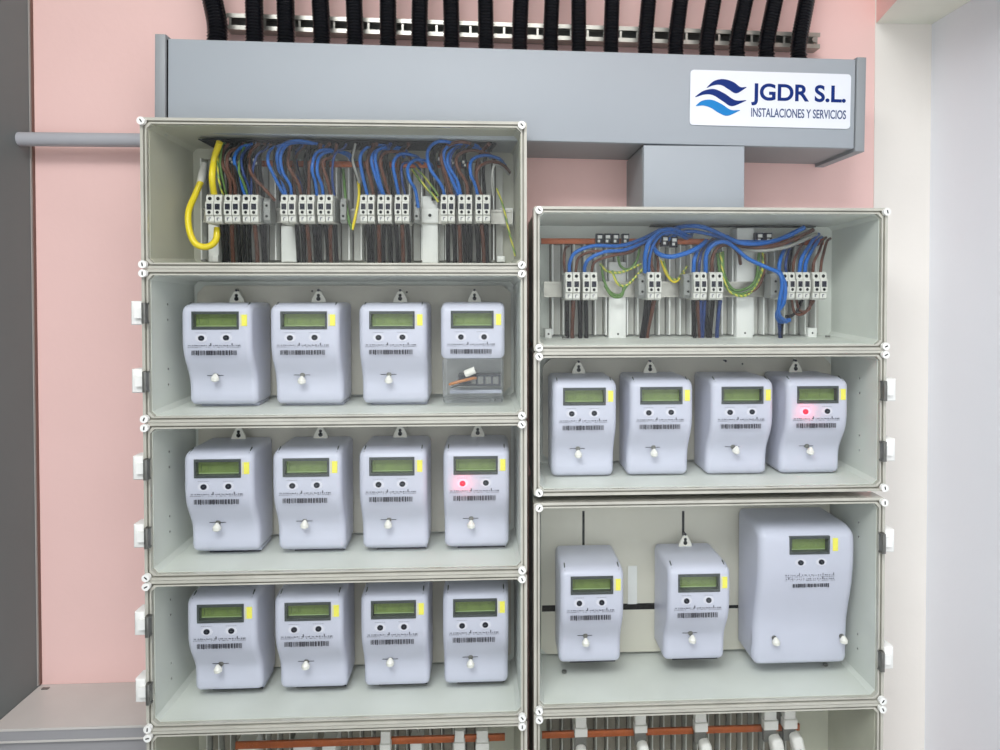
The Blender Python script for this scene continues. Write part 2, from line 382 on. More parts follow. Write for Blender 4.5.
# ------------------------------------------------------------------ cabinets
YF = -.215; YB = -.045
scr_me = MB().disc(0, -.0075, 0, 0, .0062, 18).mesh('cover_screw', m_screw)
slot_me = MB().prism([(-.0016, -.0026), (.0002, -.003), (.0018, .0024), (.0, .0028)], -.0079, -.0074).mesh('screw_slot', m_void)
hbm = MB().box(-.0085, .0085, -.03, 0, -.019, .019, .002).mesh('hinge', m_screw)
hcm = MB().box(-.003, .003, -.012, 0, -.0165, .0165, .001).box(-.0042, .0042, -.006, 0, -.0165, -.0135).box(-.0042, .0042, -.006, 0, .0135, .0165).mesh('hinge_clip', m_dsteel)
harm = MB().box(-.0065, .0065, -.018, .012, -.008, .008).mesh('hinge_arm', m_screw)
dotm = MB().disc(0, -.0008, 0, 0, .002, 8).mesh('bolt_head', m_steel)
blkm = MB().disc(0, -.0004, 0, 0, .0018, 8).mesh('hole', m_void)
def cabinet(label, x0, x1, z0, z1, hinge=None, hz=(), plate=None, group='clear-covered meter and terminal cabinets', body_mat=None):
    body_mat = body_mat or (m_body if plate or hinge else m_body2)
    xc = (x0+x1)/2; O = (xc, 0, z0)
    t = thing('wall_cabinet', label, 'cabinet', O, group); X0, X1, Z = x0-xc, x1-xc, z1-z0
    # body: tapering walls, open front
    mb = MB(); c = .007; i0 = .0104; tp = .006; oo = .0020
    fo = octo(X0+oo, X1-oo, .001, Z-.001, .006); fi = octo(X0+i0, X1-i0, i0, Z-i0, c)
    bo = octo(X0+oo+.001, X1-oo-.001, .002, Z-.002, .006); bi = octo(X0+i0+tp, X1-i0-tp, i0+tp, Z-i0-tp, c)
    b0 = 0; n = 8
    for p, y in ((bo, -.001), (fo, -.205), (fi, -.205), (bi, YB)): mb.v += [(a, y, q) for a, q in p]
    for q in range(3):
        for k in range(n): mb.f.append([q*n+k, q*n+(k+1) % n, (q+1)*n+(k+1) % n, (q+1)*n+k])
    mb.f.append([3*n+k for k in range(n)]); mb.f.append([k for k in reversed(range(n))])
    mb.build('enclosure', body_mat, t, 30)
    # cover rim in steps
    e = lambda d, cc: octo(X0+d, X1-d, d, Z-d, cc)
    MB().ring(e(0, .003), e(.0045, .005), YF, -.178).build('outer_rim', m_rim, t, 30)
    MB().ring(e(.0045, .005), e(.0072, .0065), YF+.005, -.203).build('seal_groove', m_rim2, t, 30)
    MB().ring(e(.0072, .0065), e(.0096, .0075), YF+.001, -.203).build('inner_rim', m_rim, t, 30)
    MB().prism(e(.0090, .0072), YF+.003, YF+.0055).build('clear_cover', m_pane, t, 0)
    for sx in ((X0+.0045, X1-.0085) if x0 < .3 else (X0+.0085, X1-.0045)):
        for sz in (.0068, Z-.0068):
            s_ = put('cover_screw', scr_me, t, (sx, YF, sz)); sl = put('screw_slot', slot_me, s_); sl.rotation_euler = (0, random.uniform(-1.2, 1.2), 0)
    if plate:
        pl = MB().prism(octo(X0+.026, X1-.022, .022, Z-.024, .014), -.058, -.054).build('mounting_plate', plate, t)
        put('hole', blkm, t, (X0+.23, -.0578, Z-.034)); put('hole', blkm, t, (X0+.40, -.0578, Z-.036)); put('hole', blkm, t, (X0+.40, -.0578, .034))
    # floor bolts
    for fx in (X0+.06, X1-.055):
        fb = MB(); fb.tube([(fx, -.115, .0155+.0005), (fx, -.115, .0195)], .0045, 10); fb.build('floor_bolt', m_dsteel, t)
    if hinge:
        s = -1 if hinge == 'left' else 1; xe = X0 if s < 0 else X1
        for z in hz:
            h = put('hinge', hbm, t, (xe+s*.0095, -.183, z-z0)); put('hinge_clip', hcm, h, (-s*.0175, -.0335, 0)); put('hinge_arm', harm, h, (-s*.006, -.018, 0))
            for dz in (.013, -.013):
                d_ = put('bolt_head', dotm, t, (xe-s*.0122, -.150, z-z0+dz)); d_.rotation_euler = (0, 0, -s*PI/2)
                d_.rotation_euler = (0, 0, PI/2 if s < 0 else -PI/2)
    return t, O
def hzs(px, *ys): return [at(px, y, -.212).z for y in ys]
LX0, LX1, RX0, RX1 = -.0035, .6080, .6190, 1.2105
cabL = [cabinet('grey cabinet of coloured wires and terminals, topmost of the left column', LX0, LX1, .0420, .2810),
        cabinet('left column cabinet directly under the wiring cabinet, holding four meters', LX0, LX1, -.2028, .0415, 'left', hzs(138, 313, 381), m_plate),
        cabinet('left column cabinet with the red-lit meter at its right end', LX0, LX1, -.4562, -.2034, 'left', hzs(139, 468, 536), m_plate),
        cabinet('lowest full meter cabinet of the left column, beside the grey ledge', LX0, LX1, -.6995, -.4568, 'left', hzs(142, 623.5, 690.5), m_plate),
        cabinet('left bottom cabinet cut off by the picture edge, copper bar inside', LX0, LX1, -.945, -.7001)]
cabR = [cabinet('topmost right cabinet of looping blue wires, under the short duct', RX0, RX1, -.0925, .1445, body_mat=m_body),
        cabinet('right column cabinet holding four meters in a row', RX0, RX1, -.3295, -.0930, 'right', hzs(884, 390, 450), m_plate),
        cabinet('tall right column cabinet with two small meters and one large', RX0, RX1, -.6892, -.3405, 'right', hzs(884, 541, 658), None),
        cabinet('right bottom cabinet cut off by the picture edge, white fuse handles inside', RX0, RX1, -.935, -.6898)]

# slotted back plate of the tall right cabinet
t, O = cabR[2]; H = .3487; W = RX1-RX0
m_plate2 = mat('mounting_plate_pale', (206, 203, 190), .6, var=.03)
MB().prism(octo(-W/2+.022, W/2-.022, .022, H-.024, .012), -.058, -.054).build('mounting_plate', m_plate2, t)
def slot(pxa, pya, pxb, pyb, name='slot', m=m_void, y=-.0582):
    a = at(pxa, pya, y)-Vector(O); b_ = at(pxb, pyb, y)-Vector(O)
    MB().box(a.x, b_.x, y-.0003, -.058+.0005, b_.z, a.z).build(name, m, t)
slot(582.3, 511, 584.6, 552); slot(682, 511, 684.3, 552); slot(542, 605.5, 700, 608); slot(712, 605.5, 742, 608)
slot(628, 566, 637, 604, 'label_strip', m_brk, -.0595)

# ------------------------------------------------------------------ meters
MW, MH, MD, MY = .1135, .172, .115, -.065
prof = [(0, 0), (-.074, 0), (-.080, .003), (-.083, .009), (-.0832, .020), (-.0834, .030), (-.0850, .040), (-.0885, .049), (-.0940, .058), (-.1000, .067), (-.1060, .076), (-.1105, .086),
        (-.1135, .097), (-.1148, .110), (-.115, .125), (-.115, .145), (-.1146, .158), (-.1125, .1635), (-.107, .168), (-.098, .1705), (-.085, .172), (-.05, .172), (0, .172)]
def front_y(prof_, z):
    pts = [p for p in prof_[1:-1]]
    for a, b_ in zip(pts, pts[1:]):
        if a[1] <= z <= b_[1]: return a[0]+(b_[0]-a[0])*(z-a[1])/max(b_[1]-a[1], 1e-9)
    return pts[0][0]
rnd = random.Random(3)
def bars(x0, x1, z0, z1, y):
    mb = MB(); x = x0
    while x < x1-.0004:
        wd = rnd.choice((.0008, .0013, .0022)); mb.box(x, min(x+wd, x1), y-.0002, y+.0004, z0+rnd.random()*.0008, z1-rnd.random()*.0005); x += wd+rnd.choice((.0006, .0010, .0016))
    return mb
def dashes(x0, x1, z, y, n):
    mb = MB()
    for k in range(n):
        x = x0+(x1-x0)*(k+rnd.random()*.5)/n; h = rnd.choice((.0010, .0016, .0018, .0046 if k % 5 == 1 else .0014)); mb.box(x, x+rnd.uniform(.0009, .0022), y-.0002, y+.0004, z, z+h)
    for k in range(n*2):
        x = x0+(x1-x0)*(k+rnd.random()*.6)/(n*2)
        if rnd.random() < .7: mb.box(x, x+rnd.uniform(.0005, .0012), y-.0002, y+.0004, z-.0024, z-.0024+rnd.choice((.0006, .0010)))
    return mb
def cut(me, x0, x1, z0, z1, y0, y1):      # opens a window recess in a shell
    o = bpy.data.objects.new('cut_a', me); C.objects.link(o); k = bpy.data.objects.new('cut_b', MB().box(x0, x1, y0, y1, z0, z1).mesh('cutter', m_void, 0)); C.objects.link(k)
    md = o.modifiers.new('b', 'BOOLEAN'); md.operation = 'DIFFERENCE'; md.object = k; md.solver = 'EXACT'
    dg = bpy.context.evaluated_depsgraph_get(); r = bpy.data.meshes.new_from_object(o.evaluated_get(dg)); r.name = 'shell'
    bpy.data.objects.remove(o); bpy.data.objects.remove(k)
    for p_ in list(r.materials)[1:]: pass
    while len(r.materials) > 1: r.materials.pop(index=len(r.materials)-1)
    return r
ME = {}
def part(key, fn):
    if key not in ME: ME[key] = fn()
    return ME[key]
def lcd_parts(pre, x0, x1, z0, z1, y):
    D_ = .0115
    fr = MB().ring([(x0, z0), (x1, z0), (x1, z1), (x0, z1)], [(x0+.0034, z0+.0044), (x1-.0034, z0+.0044), (x1-.0034, z1-.0044), (x0+.0034, z1-.0044)], y-.0010, y+D_)
    ME[pre+'frame'] = fr.mesh('display_frame', m_lcdf)
    y0_ = y; y = y+D_-.0012
    ME[pre+'screen'] = MB().box(x0+.0016, x1-.0016, y, y+.0010, z0+.0016, z1-.0016).mesh('display_screen', m_lcd)
    y = y+.0005
    sg_ = MB()
    for k in range(7):
        xx = x0+.012+k*(x1-x0-.022)/7
        for (dx, dz, sx, sz) in ((0, 0, .0035, .0005), (0, .0038, .0035, .0005), (0, .0076, .0035, .0005), (0, 0, .0005, .0076), (.0035, 0, .0005, .0076)):
            if rnd.random() < .45: sg_.box(xx+dx, xx+dx+sx, y-.0008, y-.0005, z0+.0100+dz, z0+.0100+dz+sz)
    sg_.box(x0+.008, x0+.0088, y-.0012, y-.0004, z0+.009, z1-.010)
    ME[pre+'seg'] = sg_.mesh('display_marks', m_seg)
    ME[pre+'edge'] = MB().box(x0+.004, x1-.004, y-.0012, y-.0004, z0+.0050, z0+.0060).mesh('display_edge', m_lcdl)
half = MW/2; X = lambda x: x-half+.0028; ZT = lambda z: MH+z
def build_common():
    W_ = (X(.0150)+.0003, X(.0910)-.0003, ZT(-.0435)+.0003, ZT(-.0137)-.0003, -MD-.01, -MD+.0118)
    ME['shell'] = cut(MB().extx(prof, -half, half, .0100, 5).mesh('shell', m_meter, 40), *W_)
    lcd_parts('', X(.0150), X(.0910), ZT(-.0435), ZT(-.0137), -MD)
    ME['sticker'] = MB().box(X(.0952), X(.1042), -MD-.0006, -MD+.0012, ZT(-.0378), ZT(-.0190)).box(X(.0930), X(.0936), -MD-.0003, -MD+.001, ZT(-.0385), ZT(-.0185)).mesh('sticker', m_yel)
    ME['btn'] = MB().disc(0, -.0016, 0, 0, .0050, 18, .0044).mesh('button', m_btn); ME['btnred'] = MB().disc(0, -.0016, 0, 0, .0050, 18, .0044).mesh('button', m_led)
    ME['cap'] = MB().disc(0, -.0021, -.0015, 0, .0011, 10).mesh('button_cap', m_lcdf)
    ME['surround'] = MB().disc(0, -.0004, .001, 0, .0098, 22, .0070).mesh('button_surround', m_ring)
    ME['text'] = dashes(X(.008), X(.094), ZT(-.0705), -MD, 26).mesh('printed_line', m_print)
    mb = MB()
    for cx in (.0305, .0705):
        for k in range(6): mb.box(X(cx-.009+k*.003), X(cx-.009+k*.003+.0018), -MD-.0002, -MD+.0004, ZT(-.0492), ZT(-.0486))
    ME['tiny'] = mb.mesh('button_caption', m_print)
    ME['bar'] = bars(X(.0145), X(.0870), ZT(-.0860), ZT(-.0776), -MD).mesh('barcode', m_bar)
    y = front_y(prof, ZT(-.1215)); s_ = .0008
    ME['line'] = MB().box(X(.030), X(.057), y-.0006, y+.001, ZT(-.1220), ZT(-.1211)).mesh('seal_line', m_btn)
    ME['sscrew'] = MB().disc(0, -.0022, .002, 0, .0042, 14).disc(0, -.003, -.002, 0, .0022, 10).mesh('seal_screw', m_dsteel)
    ME['seal'] = MB().tube([(0, 0, .007), (0, -.001, .0035), (0, -.0015, 0), (0, -.0015, -.004), (0, -.001, -.0062)], [.0018, .0048, .0070, .0066, .0030], 16).mesh('hanging_seal', m_seal)
    ME['sealdot'] = MB().disc(0, -.0071, -.0062, -.0005, .0014, 8).mesh('seal_mark', m_dsteel)
    ME['tab'] = MB().prism([(-.0135, -.004), (.0135, -.004), (.0115, .006), (.0045, .0185), (0, .0205), (-.0045, .0185), (-.0115, .006)], -.002, .0015).mesh('hanging_tab', m_tab)
    ME['key'] = MB().disc(0, -.0026, -.0019, .0125, .0028, 12).disc(0, -.0026, -.0019, .0065, .0038, 12).box(-.0014, .0014, -.0026, -.0019, .006, .012).mesh('keyhole', m_void)
    ME['pin'] = MB().disc(0, -.0020, .0080, .0215, .0016, 10).disc(0, -.0030, -.0018, .0215, .0022, 10).mesh('hanging_screw', m_btn)
    ME['base'] = MB().box(-half+.012, half-.004, -.060, -.004, -.0055, .0005).mesh('terminal_base', m_meterb)
    ME['base2'] = MB().box(-half+.022, half-.006, -.060, -.010, -.0085, -.0054).mesh('terminal_slot', m_btn)
    ME['notch'] = MB().box(-.0010, .0010, 0, .018, -.0006, .0008).mesh('lid_notch', m_lcdf)
build_common()
SY = front_y(prof, ZT(-.1215))
def fit_front(t, pre=''):
    f_ = put('display_frame', ME[pre+'frame'], t); put('display_screen', ME[pre+'screen'], f_); put('display_marks', ME[pre+'seg'], f_); put('display_edge', ME[pre+'edge'], f_)
def button(t, x, y, z, lit):
    b_ = put('button', ME['btnred' if lit else 'btn'], t, (x, y, z)); put('button_surround', ME['surround'], b_); put('button_cap', ME['cap'], b_)
    if lit:
        b_['label'] = 'button glowing red'
        l_ = bpy.data.lights.new('button_glow', 'POINT'); l_.energy = .018; l_.color = (1, .03, .08); l_.shadow_soft_size = .004
        lo = bpy.data.objects.new('button_glow', l_); C.objects.link(lo); lo.parent = b_; lo.location = (0, -.0085, 0)
r3 = rb = r4 = 0
def meter(label, xl, zb, lit=False, tab=True, seal=(0, -.0085), group='white electricity meters', special=False, sx=1.0):
    t = thing('electricity_meter', label, 'meter', (xl, MY, zb), group)
    t.scale = (sx, 1, {r3: 1.04, r4: 1.028, rb: 1.045}.get(round(zb, 4), 1.0))
    if special: return t
    put('shell', ME['shell'], t); fit_front(t); put('sticker', ME['sticker'], t)
    button(t, X(.0305), -MD, ZT(-.0575), lit); button(t, X(.0705), -MD, ZT(-.0570), False)
    put('printed_line', ME['text'], t); put('button_caption', ME['tiny'], t); put('barcode', ME['bar'], t); put('seal_line', ME['line'], t)
    s_ = put('seal_screw', ME['sscrew'], t, (X(.0445), SY, ZT(-.1215)))
    h = put('hanging_seal', ME['seal'], t, (X(.0445)+seal[0], SY-.006, ZT(-.1215)+seal[1])); put('seal_mark', ME['sealdot'], h)
    h.rotation_euler = (0, seal[0]*60, 0)
    if tab: tb = put('hanging_tab', ME['tab'], t, (.001, -.015, MH)); put('keyhole', ME['key'], tb)
    if tab or zb > -.4: put('hanging_screw', ME['pin'], t, (.001, -.015, MH))
    put('terminal_base', ME['base'], t); put('terminal_slot', ME['base2'], t)
    for s, xx in ((1, half-.0085), (-1, -half+.0085)):
        n_ = put('lid_notch', ME['notch'], t, (xx, -.1085, MH-.0062)); n_.rotation_euler = (-math.radians(-22), 0, 0)
    return t
r2, r3, r4 = -.1848, -.4345, -.6735
G = 'white electricity meters'
meter('first meter from the left in the second cabinet down on the left', 0.0988, r2, seal=(.001, -.0035))
meter('second meter from the left in the second cabinet down on the left', 0.2420, r2)
meter('third meter from the left in the second left cabinet, beside the see-through one', 0.3863, r2, sx=0.985)
meter('first meter from the left in the row ending with the red-lit meter', 0.1004, r3, seal=(0, -.006))
meter('second meter from the left in the row ending with the red-lit meter', 0.2441, r3, seal=(.001, -.004))
meter('third meter in the left column row, next to the red-lit one', 0.3852, r3, seal=(-.001, -.006), sx=0.985)
meter('meter with a glowing red button in the left cabinet column', 0.5244, r3, lit=True, sx=0.975)
meter('leftmost meter of the lowest full left row', 0.1031, r4, seal=(-.003, -.006))
meter('second meter from the left in the lowest full left row', 0.2454, r4, seal=(0, -.004))
meter('third meter from the left in the lowest full left row', 0.3868, r4, seal=(0, -.002), sx=0.985)
meter('rightmost meter of the lowest full left row', 0.5230, r4, seal=(0, -.008), sx=0.975)
ra = -.3145
meter('leftmost meter of the four in the right column', 0.7076, ra, sx=0.955)
meter('second meter of the four in the right column', 0.8387, ra+.0005, sx=0.955)
meter('third meter of the four in the right column, hung without a visible tab', 0.9785, ra, tab=False, seal=(.004, -.005), sx=0.955)
meter('meter with a glowing red button in the right cabinet column', 1.1098, ra, lit=True, seal=(.004, -.008), sx=0.955)
rb = -.6420
meter('leftmost meter in the tall right cabinet, under a black slot', 0.7207, rb, tab=False, sx=0.955)
meter('middle small meter in the tall right cabinet, beside the large meter', 0.9048, rb, seal=(.002, -.008), sx=0.955)

# meter with the see-through terminal lid
t = meter('meter with a see-through lower lid showing terminals and an orange wire', 0.5191, -.1843, special=True, group=None, sx=.94)
zz = .078
up_ = [(0, zz), (-.108, zz), (-.1125, zz+.006)]+[p for p in prof if p[1] > .086]
put('shell', cut(MB().extx(up_, -half, half, .0090, 5).mesh('shell', m_meter, 40), X(.0150)+.0003, X(.0910)-.0003, ZT(-.0435)+.0003, ZT(-.0137)-.0003, -MD-.01, -MD+.0118), t)
low = [(0, .004), (-.030, .004), (-.030, zz), (0, zz)]
MB().extx(low, -half+.003, half-.003, .002, 2).build('terminal_plate', m_screw, t)
lidp = [(-.030, 0), (-.086, 0), (-.090, .004), (-.096, .03), (-.105, .060), (-.108, zz-.001), (-.030, zz-.001)]
MB().extx(lidp, -half+.002, half-.002, .004, 3).build('clear_lid', m_meterclear, t, 40)
fit_front(t); put('sticker', ME['sticker'], t); button(t, X(.0330), -MD, ZT(-.0575), False); button(t, X(.0740), -MD, ZT(-.0575), False)
put('printed_line', ME['text'], t); put('barcode', ME['bar'], t); put('button_caption', ME['tiny'], t)
MB().box(X(.026), X(.104), -.062, -.030, .026, .046).build('terminal_strip', m_btn, t)
MB().box(X(.010), X(.106), -.055, -.030, .012, .018).build('terminal_shelf', m_meterb, t)
MB().tube(spline([(X(.010), -.074, .030), (X(.022), -.078, .034), (X(.050), -.074, .040), (X(.058), -.064, .040)]), .0026, 8).build('orange_wire', mat('orange_wire_pvc', (206, 128, 58), .4), t)
MB().tube(spline([(X(.012), -.074, .026), (X(.026), -.076, .029), (X(.050), -.072, .033)]), .0020, 8).build('black_wire', m_blk, t)
cl = MB()
for k in range(4): cl.box(X(.048+k*.014), X(.058+k*.014), -.066, -.062, .030, .042)
cl.build('clamps', m_dsteel, t)
MB().tube([(X(.040), -.110, .052), (X(.058), -.112, .059)], .0062, 12).build('hanging_seal', m_seal, t)
tb = put('hanging_tab', ME['tab'], t, (.001, -.015, MH)); put('keyhole', ME['key'], tb); put('hanging_screw', ME['pin'], t, (.001, -.015, MH))

# large meter
BW, BH, BD = .1700, .2520, .1200
t = thing('electricity_meter', 'large wide meter at the right of the tall right cabinet', 'meter', (1.0090+BW/2, -.060, -.6520)); hb = BW/2
bp = [(0, 0), (-.084, 0), (-.090, .003), (-.093, .010), (-.0935, .035), (-.094, .060), (-.096, .080), (-.101, .100), (-.108, .125), (-.1145, .150), (-.1185, .175), (-.120, .195), (-.1205, .215), (-.1195, .233), (-.1155, .2415), (-.106, .2480), (-.092, .2512), (-.075, .252), (0, .252)]
put('shell', cut(MB().extx(bp, -hb, hb, .014, 6).mesh('shell', m_meter, 40), -hb+.0523, -hb+.1222, .2063, .2369, -.14, -.1207+.0118), t)
lcd_parts('big', -hb+.052, -hb+.1225, .2060, .2372, -.1207); fit_front(t, 'big')
MB().box(-hb+.128, -hb+.137, -.1212, -.112, .2110, .2330).build('sticker', m_yel, t)
button(t, -hb+.072, -.1197, .1915, False); button(t, -hb+.1085, -.1197, .1920, False)
yb = front_y(bp, .158)
for k, z in enumerate((.1680, .161)):
    y = front_y(bp, z)
    dashes(-hb+.046, -hb+.134, z, y-.0008, 22).build('printed_line', m_print, t)
y = front_y(bp, .1510); bars(-hb+.060, -hb+.124, .1465, .1530, y-.0012).build('barcode', m_bar, t)
for xx in (-hb+.036, hb-.013):
    s_ = put('seal_screw', ME['sscrew'], t, (xx, -.0945, .050)); h = put('hanging_seal', ME['seal'], t, (xx+.001, -.100, .0465)); put('seal_mark', ME['sealdot'], h)
MB().box(-hb+.012, hb-.012, -.070, -.004, -.006, .0005).build('terminal_base', m_meterb, t)

# ------------------------------------------------------------------ wiring cabinets
def ribs(cab, pa, pb, z0, z1, ya, pitch):
    t, O = cab; xa = at(pa, 200, -.06).x-O[0]; xb = at(pb, 200, -.06).x-O[0]
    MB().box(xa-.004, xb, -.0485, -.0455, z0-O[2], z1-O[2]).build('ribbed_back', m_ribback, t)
    rm = MB().box(-.0012, .0012, -.030, 0, 0, z1-z0-.004).mesh('rib', m_brk); pm = MB().box(-.0062, .0062, -.006, 0, 0, z1-z0-.004).mesh('back_strip', m_rib); x = xa
    while x < xb:
        put('rib', rm, t, (x, -.0486, z0-O[2]+.001)); put('back_strip', pm, t, (x+pitch*.5, -.0486, z0-O[2]+.001)); x += pitch
def bracket(cab, pxa, pxb, pya, pyb, Y=-.084, name='rail_bracket', holes=()):
    t, O = cab; a = at(pxa, pya, Y); b_ = at(pxb, pyb, Y)
    o = MB().box(a.x-O[0], b_.x-O[0], Y, -.0455, b_.z-O[2], a.z-O[2], .001).build(name, m_brk, t)
    for hx, hy in holes:
        h = at(hx, hy, Y); put('hole', blkm, o, (h.x-O[0], Y-.0001, h.z-O[2]))
    return o
def rail_in(cab, pxa, pxb, pya, pyb, Y=-.088):
    t, O = cab; a = at(pxa, pya, Y); b_ = at(pxb, pyb, Y); x0_, x1_, z0_, z1_ = a.x-O[0], b_.x-O[0], b_.z-O[2], a.z-O[2]
    MB().box(x0_, x1_, Y+.003, Y+.0045, z0_+.003, z1_-.003).box(x0_, x1_, Y, Y+.004, z0_, z0_+.004).box(x0_, x1_, Y, Y+.004, z1_-.004, z1_).build('mounting_rail', m_zinc, t)
c1, c2 = cabL[0], cabR[0]
ribs(c1, 205, 500, .062, .245, 0, .0215); ribs(c2, 552, 822, -.074, .095, 0, .0195)
rail_in(c1, 203, 512, 208, 224); rail_in(c2, 544, 800, 281.5, 297)
bracket(c1, 208, 219, 222, 262); bracket(c1, 281, 300, 226, 262); bracket(c1, 422, 438, 196, 263)
o = bracket(c1, 500, 513, 208, 225); bracket(c1, 212, 218, 255, 262, -.09); bracket(c1, 497, 505, 256, 262, -.09)
t_, O_ = c1; s_ = at(430, 215.5, -.090)
MB().box(-.015, .015, -.002, 0, -.013, .013, .0006).disc(0, -.004, -.002, 0, .005, 14).build('rail_clamp', m_brk, t_, loc=(s_.x-O_[0], -.0885, s_.z-O_[2]))
MB().disc(0, -.0046, -.004, 0, .003, 10).build('clamp_slot', m_void, t_, loc=(s_.x-O_[0], -.0885, s_.z-O_[2]))
bracket(c2, 609, 626, 262, 344.5, holes=((618, 334), (618, 341))); bracket(c2, 737, 753, 228, 343.5, holes=((745, 333), (745, 340)))
bracket(c2, 545, 552, 329, 343, holes=((548.5, 334), (548.5, 341))); bracket(c2, 808, 817, 328, 344, holes=((812.5, 333), (812.5, 340)))
# entry slot in the cabinet roof where the wires arrive
for cab, pa, pb in ((c1, 214, 492), (c2, 650, 815)):
    t_, O_ = cab; xa = at(pa, 200, -.07).x-O_[0]; xb = at(pb, 200, -.07).x-O_[0]; ztop = (.2810-.042 if cab is c1 else .1445+.0925)-.0185
    MB().box(xa, xb, -.140 if cab is c1 else -.075, -.0600, ztop-.0008, ztop+.001).build('cable_entry', m_void, t_)
# copper bars
def busbar(label, pts, Y, h=.0052):
    a = at(*pts[0], Y); b_ = at(*pts[1], Y); mb = MB(); z = (a.z+b_.z)/2
    mb.box(a.x, b_.x, Y, Y+.005, z-h, z+h, .0008)
    return tag(world_mesh('copper_busbar', mb, m_copper), label, 'busbar')
busbar('copper bar behind the wires in the top left cabinet', ((258, 163.5), (470, 165)), -.083)
busbar('copper bar behind the blue loops in the top right cabinet', ((541, 240), (824, 243)), -.083)
busbar('copper bar in the cut-off bottom left cabinet', ((235, 743), (505, 741)), -.12, .006)
busbar('copper bar above the white fuse handles at bottom right', ((542, 735.5), (800, 728)), -.12, .0058)
# small clamps on the bars
for i, (px, py, Y, nm) in enumerate(((599, 239, -.09, 'first'), (607, 239, -.09, 'second'), (615, 239, -.09, 'third'), (625, 239, -.09, 'fourth'), (664, 241, -.09, 'fifth'), (673, 242, -.09, 'sixth'), (758, 238, -.09, 'seventh'), (767, 238, -.09, 'eighth'))):
    p = at(px, py, Y); ct = thing('bar_clamp', '%s small black and white clamp from the left on the upper right copper bar' % nm, 'clamp', (p.x, Y, p.z-.010), 'clamps on the upper right copper bar')
    MB().box(-.0062, .0062, -.010, .0065, 0, .019, .001).build('body', m_btn, ct); MB().box(-.004, .004, -.0125, -.0095, .010, .016, .0008).box(-.004, .0005, -.0125, -.0095, .003, .008).build('marker', m_screw, ct)
for i, (px, py) in enumerate(((241, 163), (256, 161), (440, 160), (452, 161), (464, 163), (216, 157), (232, 160))):
    p = at(px, py, -.1); ct = thing('bar_clamp', 'small clear clamp on the upper left cabinet wiring, %s from the left' % ['third', 'fourth', 'fifth', 'sixth', 'seventh', 'first', 'second'][i], 'clamp', (p.x, -.1, p.z-.008), 'clamps among the upper left wires')
    MB().box(-.005, .005, -.006, .006, 0, .013, .001).build('body', m_btn, ct); MB().box(-.003, .001, -.0078, -.0055, .006, .011).box(.0005, .0035, -.0078, -.0055, .001, .005).build('marker', m_screw, ct)

# terminal blocks
TBH, TBD = .0485, .056
def tb_mesh(w_):
    h = w_/2
    pf = [(0, 0), (-TBD+.008, 0), (-TBD+.004, .003), (-TBD+.004, .012), (-TBD, .014), (-TBD, .035), (-TBD+.004, .037), (-TBD+.004, .0455), (-TBD+.008, TBH), (0, TBH)]
    a = MB().extx(pf, -h+.0004, -.0005, .0005, 1).extx(pf, .0005, h-.0004, .0005, 1).mesh('housing', m_term, 20)
    b_ = MB()
    c_ = MB(); d_ = MB()
    for x in (-h/2, h/2):
        b_.disc(x, -TBD+.0035, -TBD+.0050, .0415, .0031, 12); b_.disc(x, -TBD-.0006, -TBD+.001, .0180, .0027, 12)
        c_.box(x-.0042, x+.0042, -TBD-.0004, -TBD+.001, .0225, .0325)
        d_.box(x-.0022, x-.0008, -TBD+.0034, -TBD+.005, .0045, .0095).box(x-.001, x+.0018, -TBD+.0034, -TBD+.005, .0085, .0098)
    e_ = MB().box(h-.0002, h+.0014, -TBD+.012, -.004, .004, TBH-.004).mesh('end_plate', m_term2)
    return a, b_.mesh('clamp_screws', m_void), c_.mesh('openings', m_btn), d_.mesh('print', m_print), e_
TB = tb_mesh(.0270)
TYF = -.150
def term(label, pxa, pxb, pyt, group, side=None):
    a = at(pxa, pyt, TYF); b_ = at(pxb, pyt, TYF); xc = (a.x+b_.x)/2; sx = (b_.x-a.x)/.0270
    t = thing('terminal_block', label, 'terminal block', (xc, TYF+TBD, a.z-TBH), group)
    for nm, me in zip(('housing', 'clamp_screws', 'openings', 'print'), TB[:4]): o = put(nm, me, t); o.scale.x = sx
    if side:
        o = put('end_plate', TB[4], t); o.scale.x = sx*(1 if side > 0 else -1)
    return xc, a.z, a.z-TBH
# rows of blocks: (group name, [(left, right)...], top px)
rows_ = [('first trio from the left in the top left cabinet', [(204.8, 221.2), (223.2, 239.3), (241.4, 257.6)], 194, 1),
         ('second trio from the left in the top left cabinet', [(279.8, 295.4), (298.2, 314), (316.8, 332.4)], 194, 1),
         ('third trio from the left in the top left cabinet', [(359.5, 374.3), (377, 391.4), (394.2, 409)], 194, 1),
         ('fourth trio from the left in the top left cabinet', [(440.4, 454.8), (458, 472.2), (475.2, 490.2)], 194, 1),
         ('leftmost pair in the top right cabinet', [(565.5, 580.4), (583, 597.8)], 272, -1),
         ('second set from the left in the top right cabinet', [(648, 661.8)], 272, -1),
         ('third set from the left in the top right cabinet', [(694, 707.6), (710.4, 723.6)], 272, -1),
         ('rightmost set in the top right cabinet', [(782.5, 796), (797, 811), (813.5, 828)], 272, -1)]
pos3 = ['left', 'middle', 'right']
for gi, (nm, bl, py, sd) in enumerate(rows_):
    for k, (a_, b_) in enumerate(bl):
        which = pos3[k] if len(bl) == 3 else ('left', 'right')[k] if len(bl) == 2 else 'only'
        last = (k == len(bl)-1) if sd > 0 else (k == 0)
        term('%s block of the %s' % (which+' pale terminal', nm), a_, b_, py, 'terminal blocks, '+nm, sd if last else None)
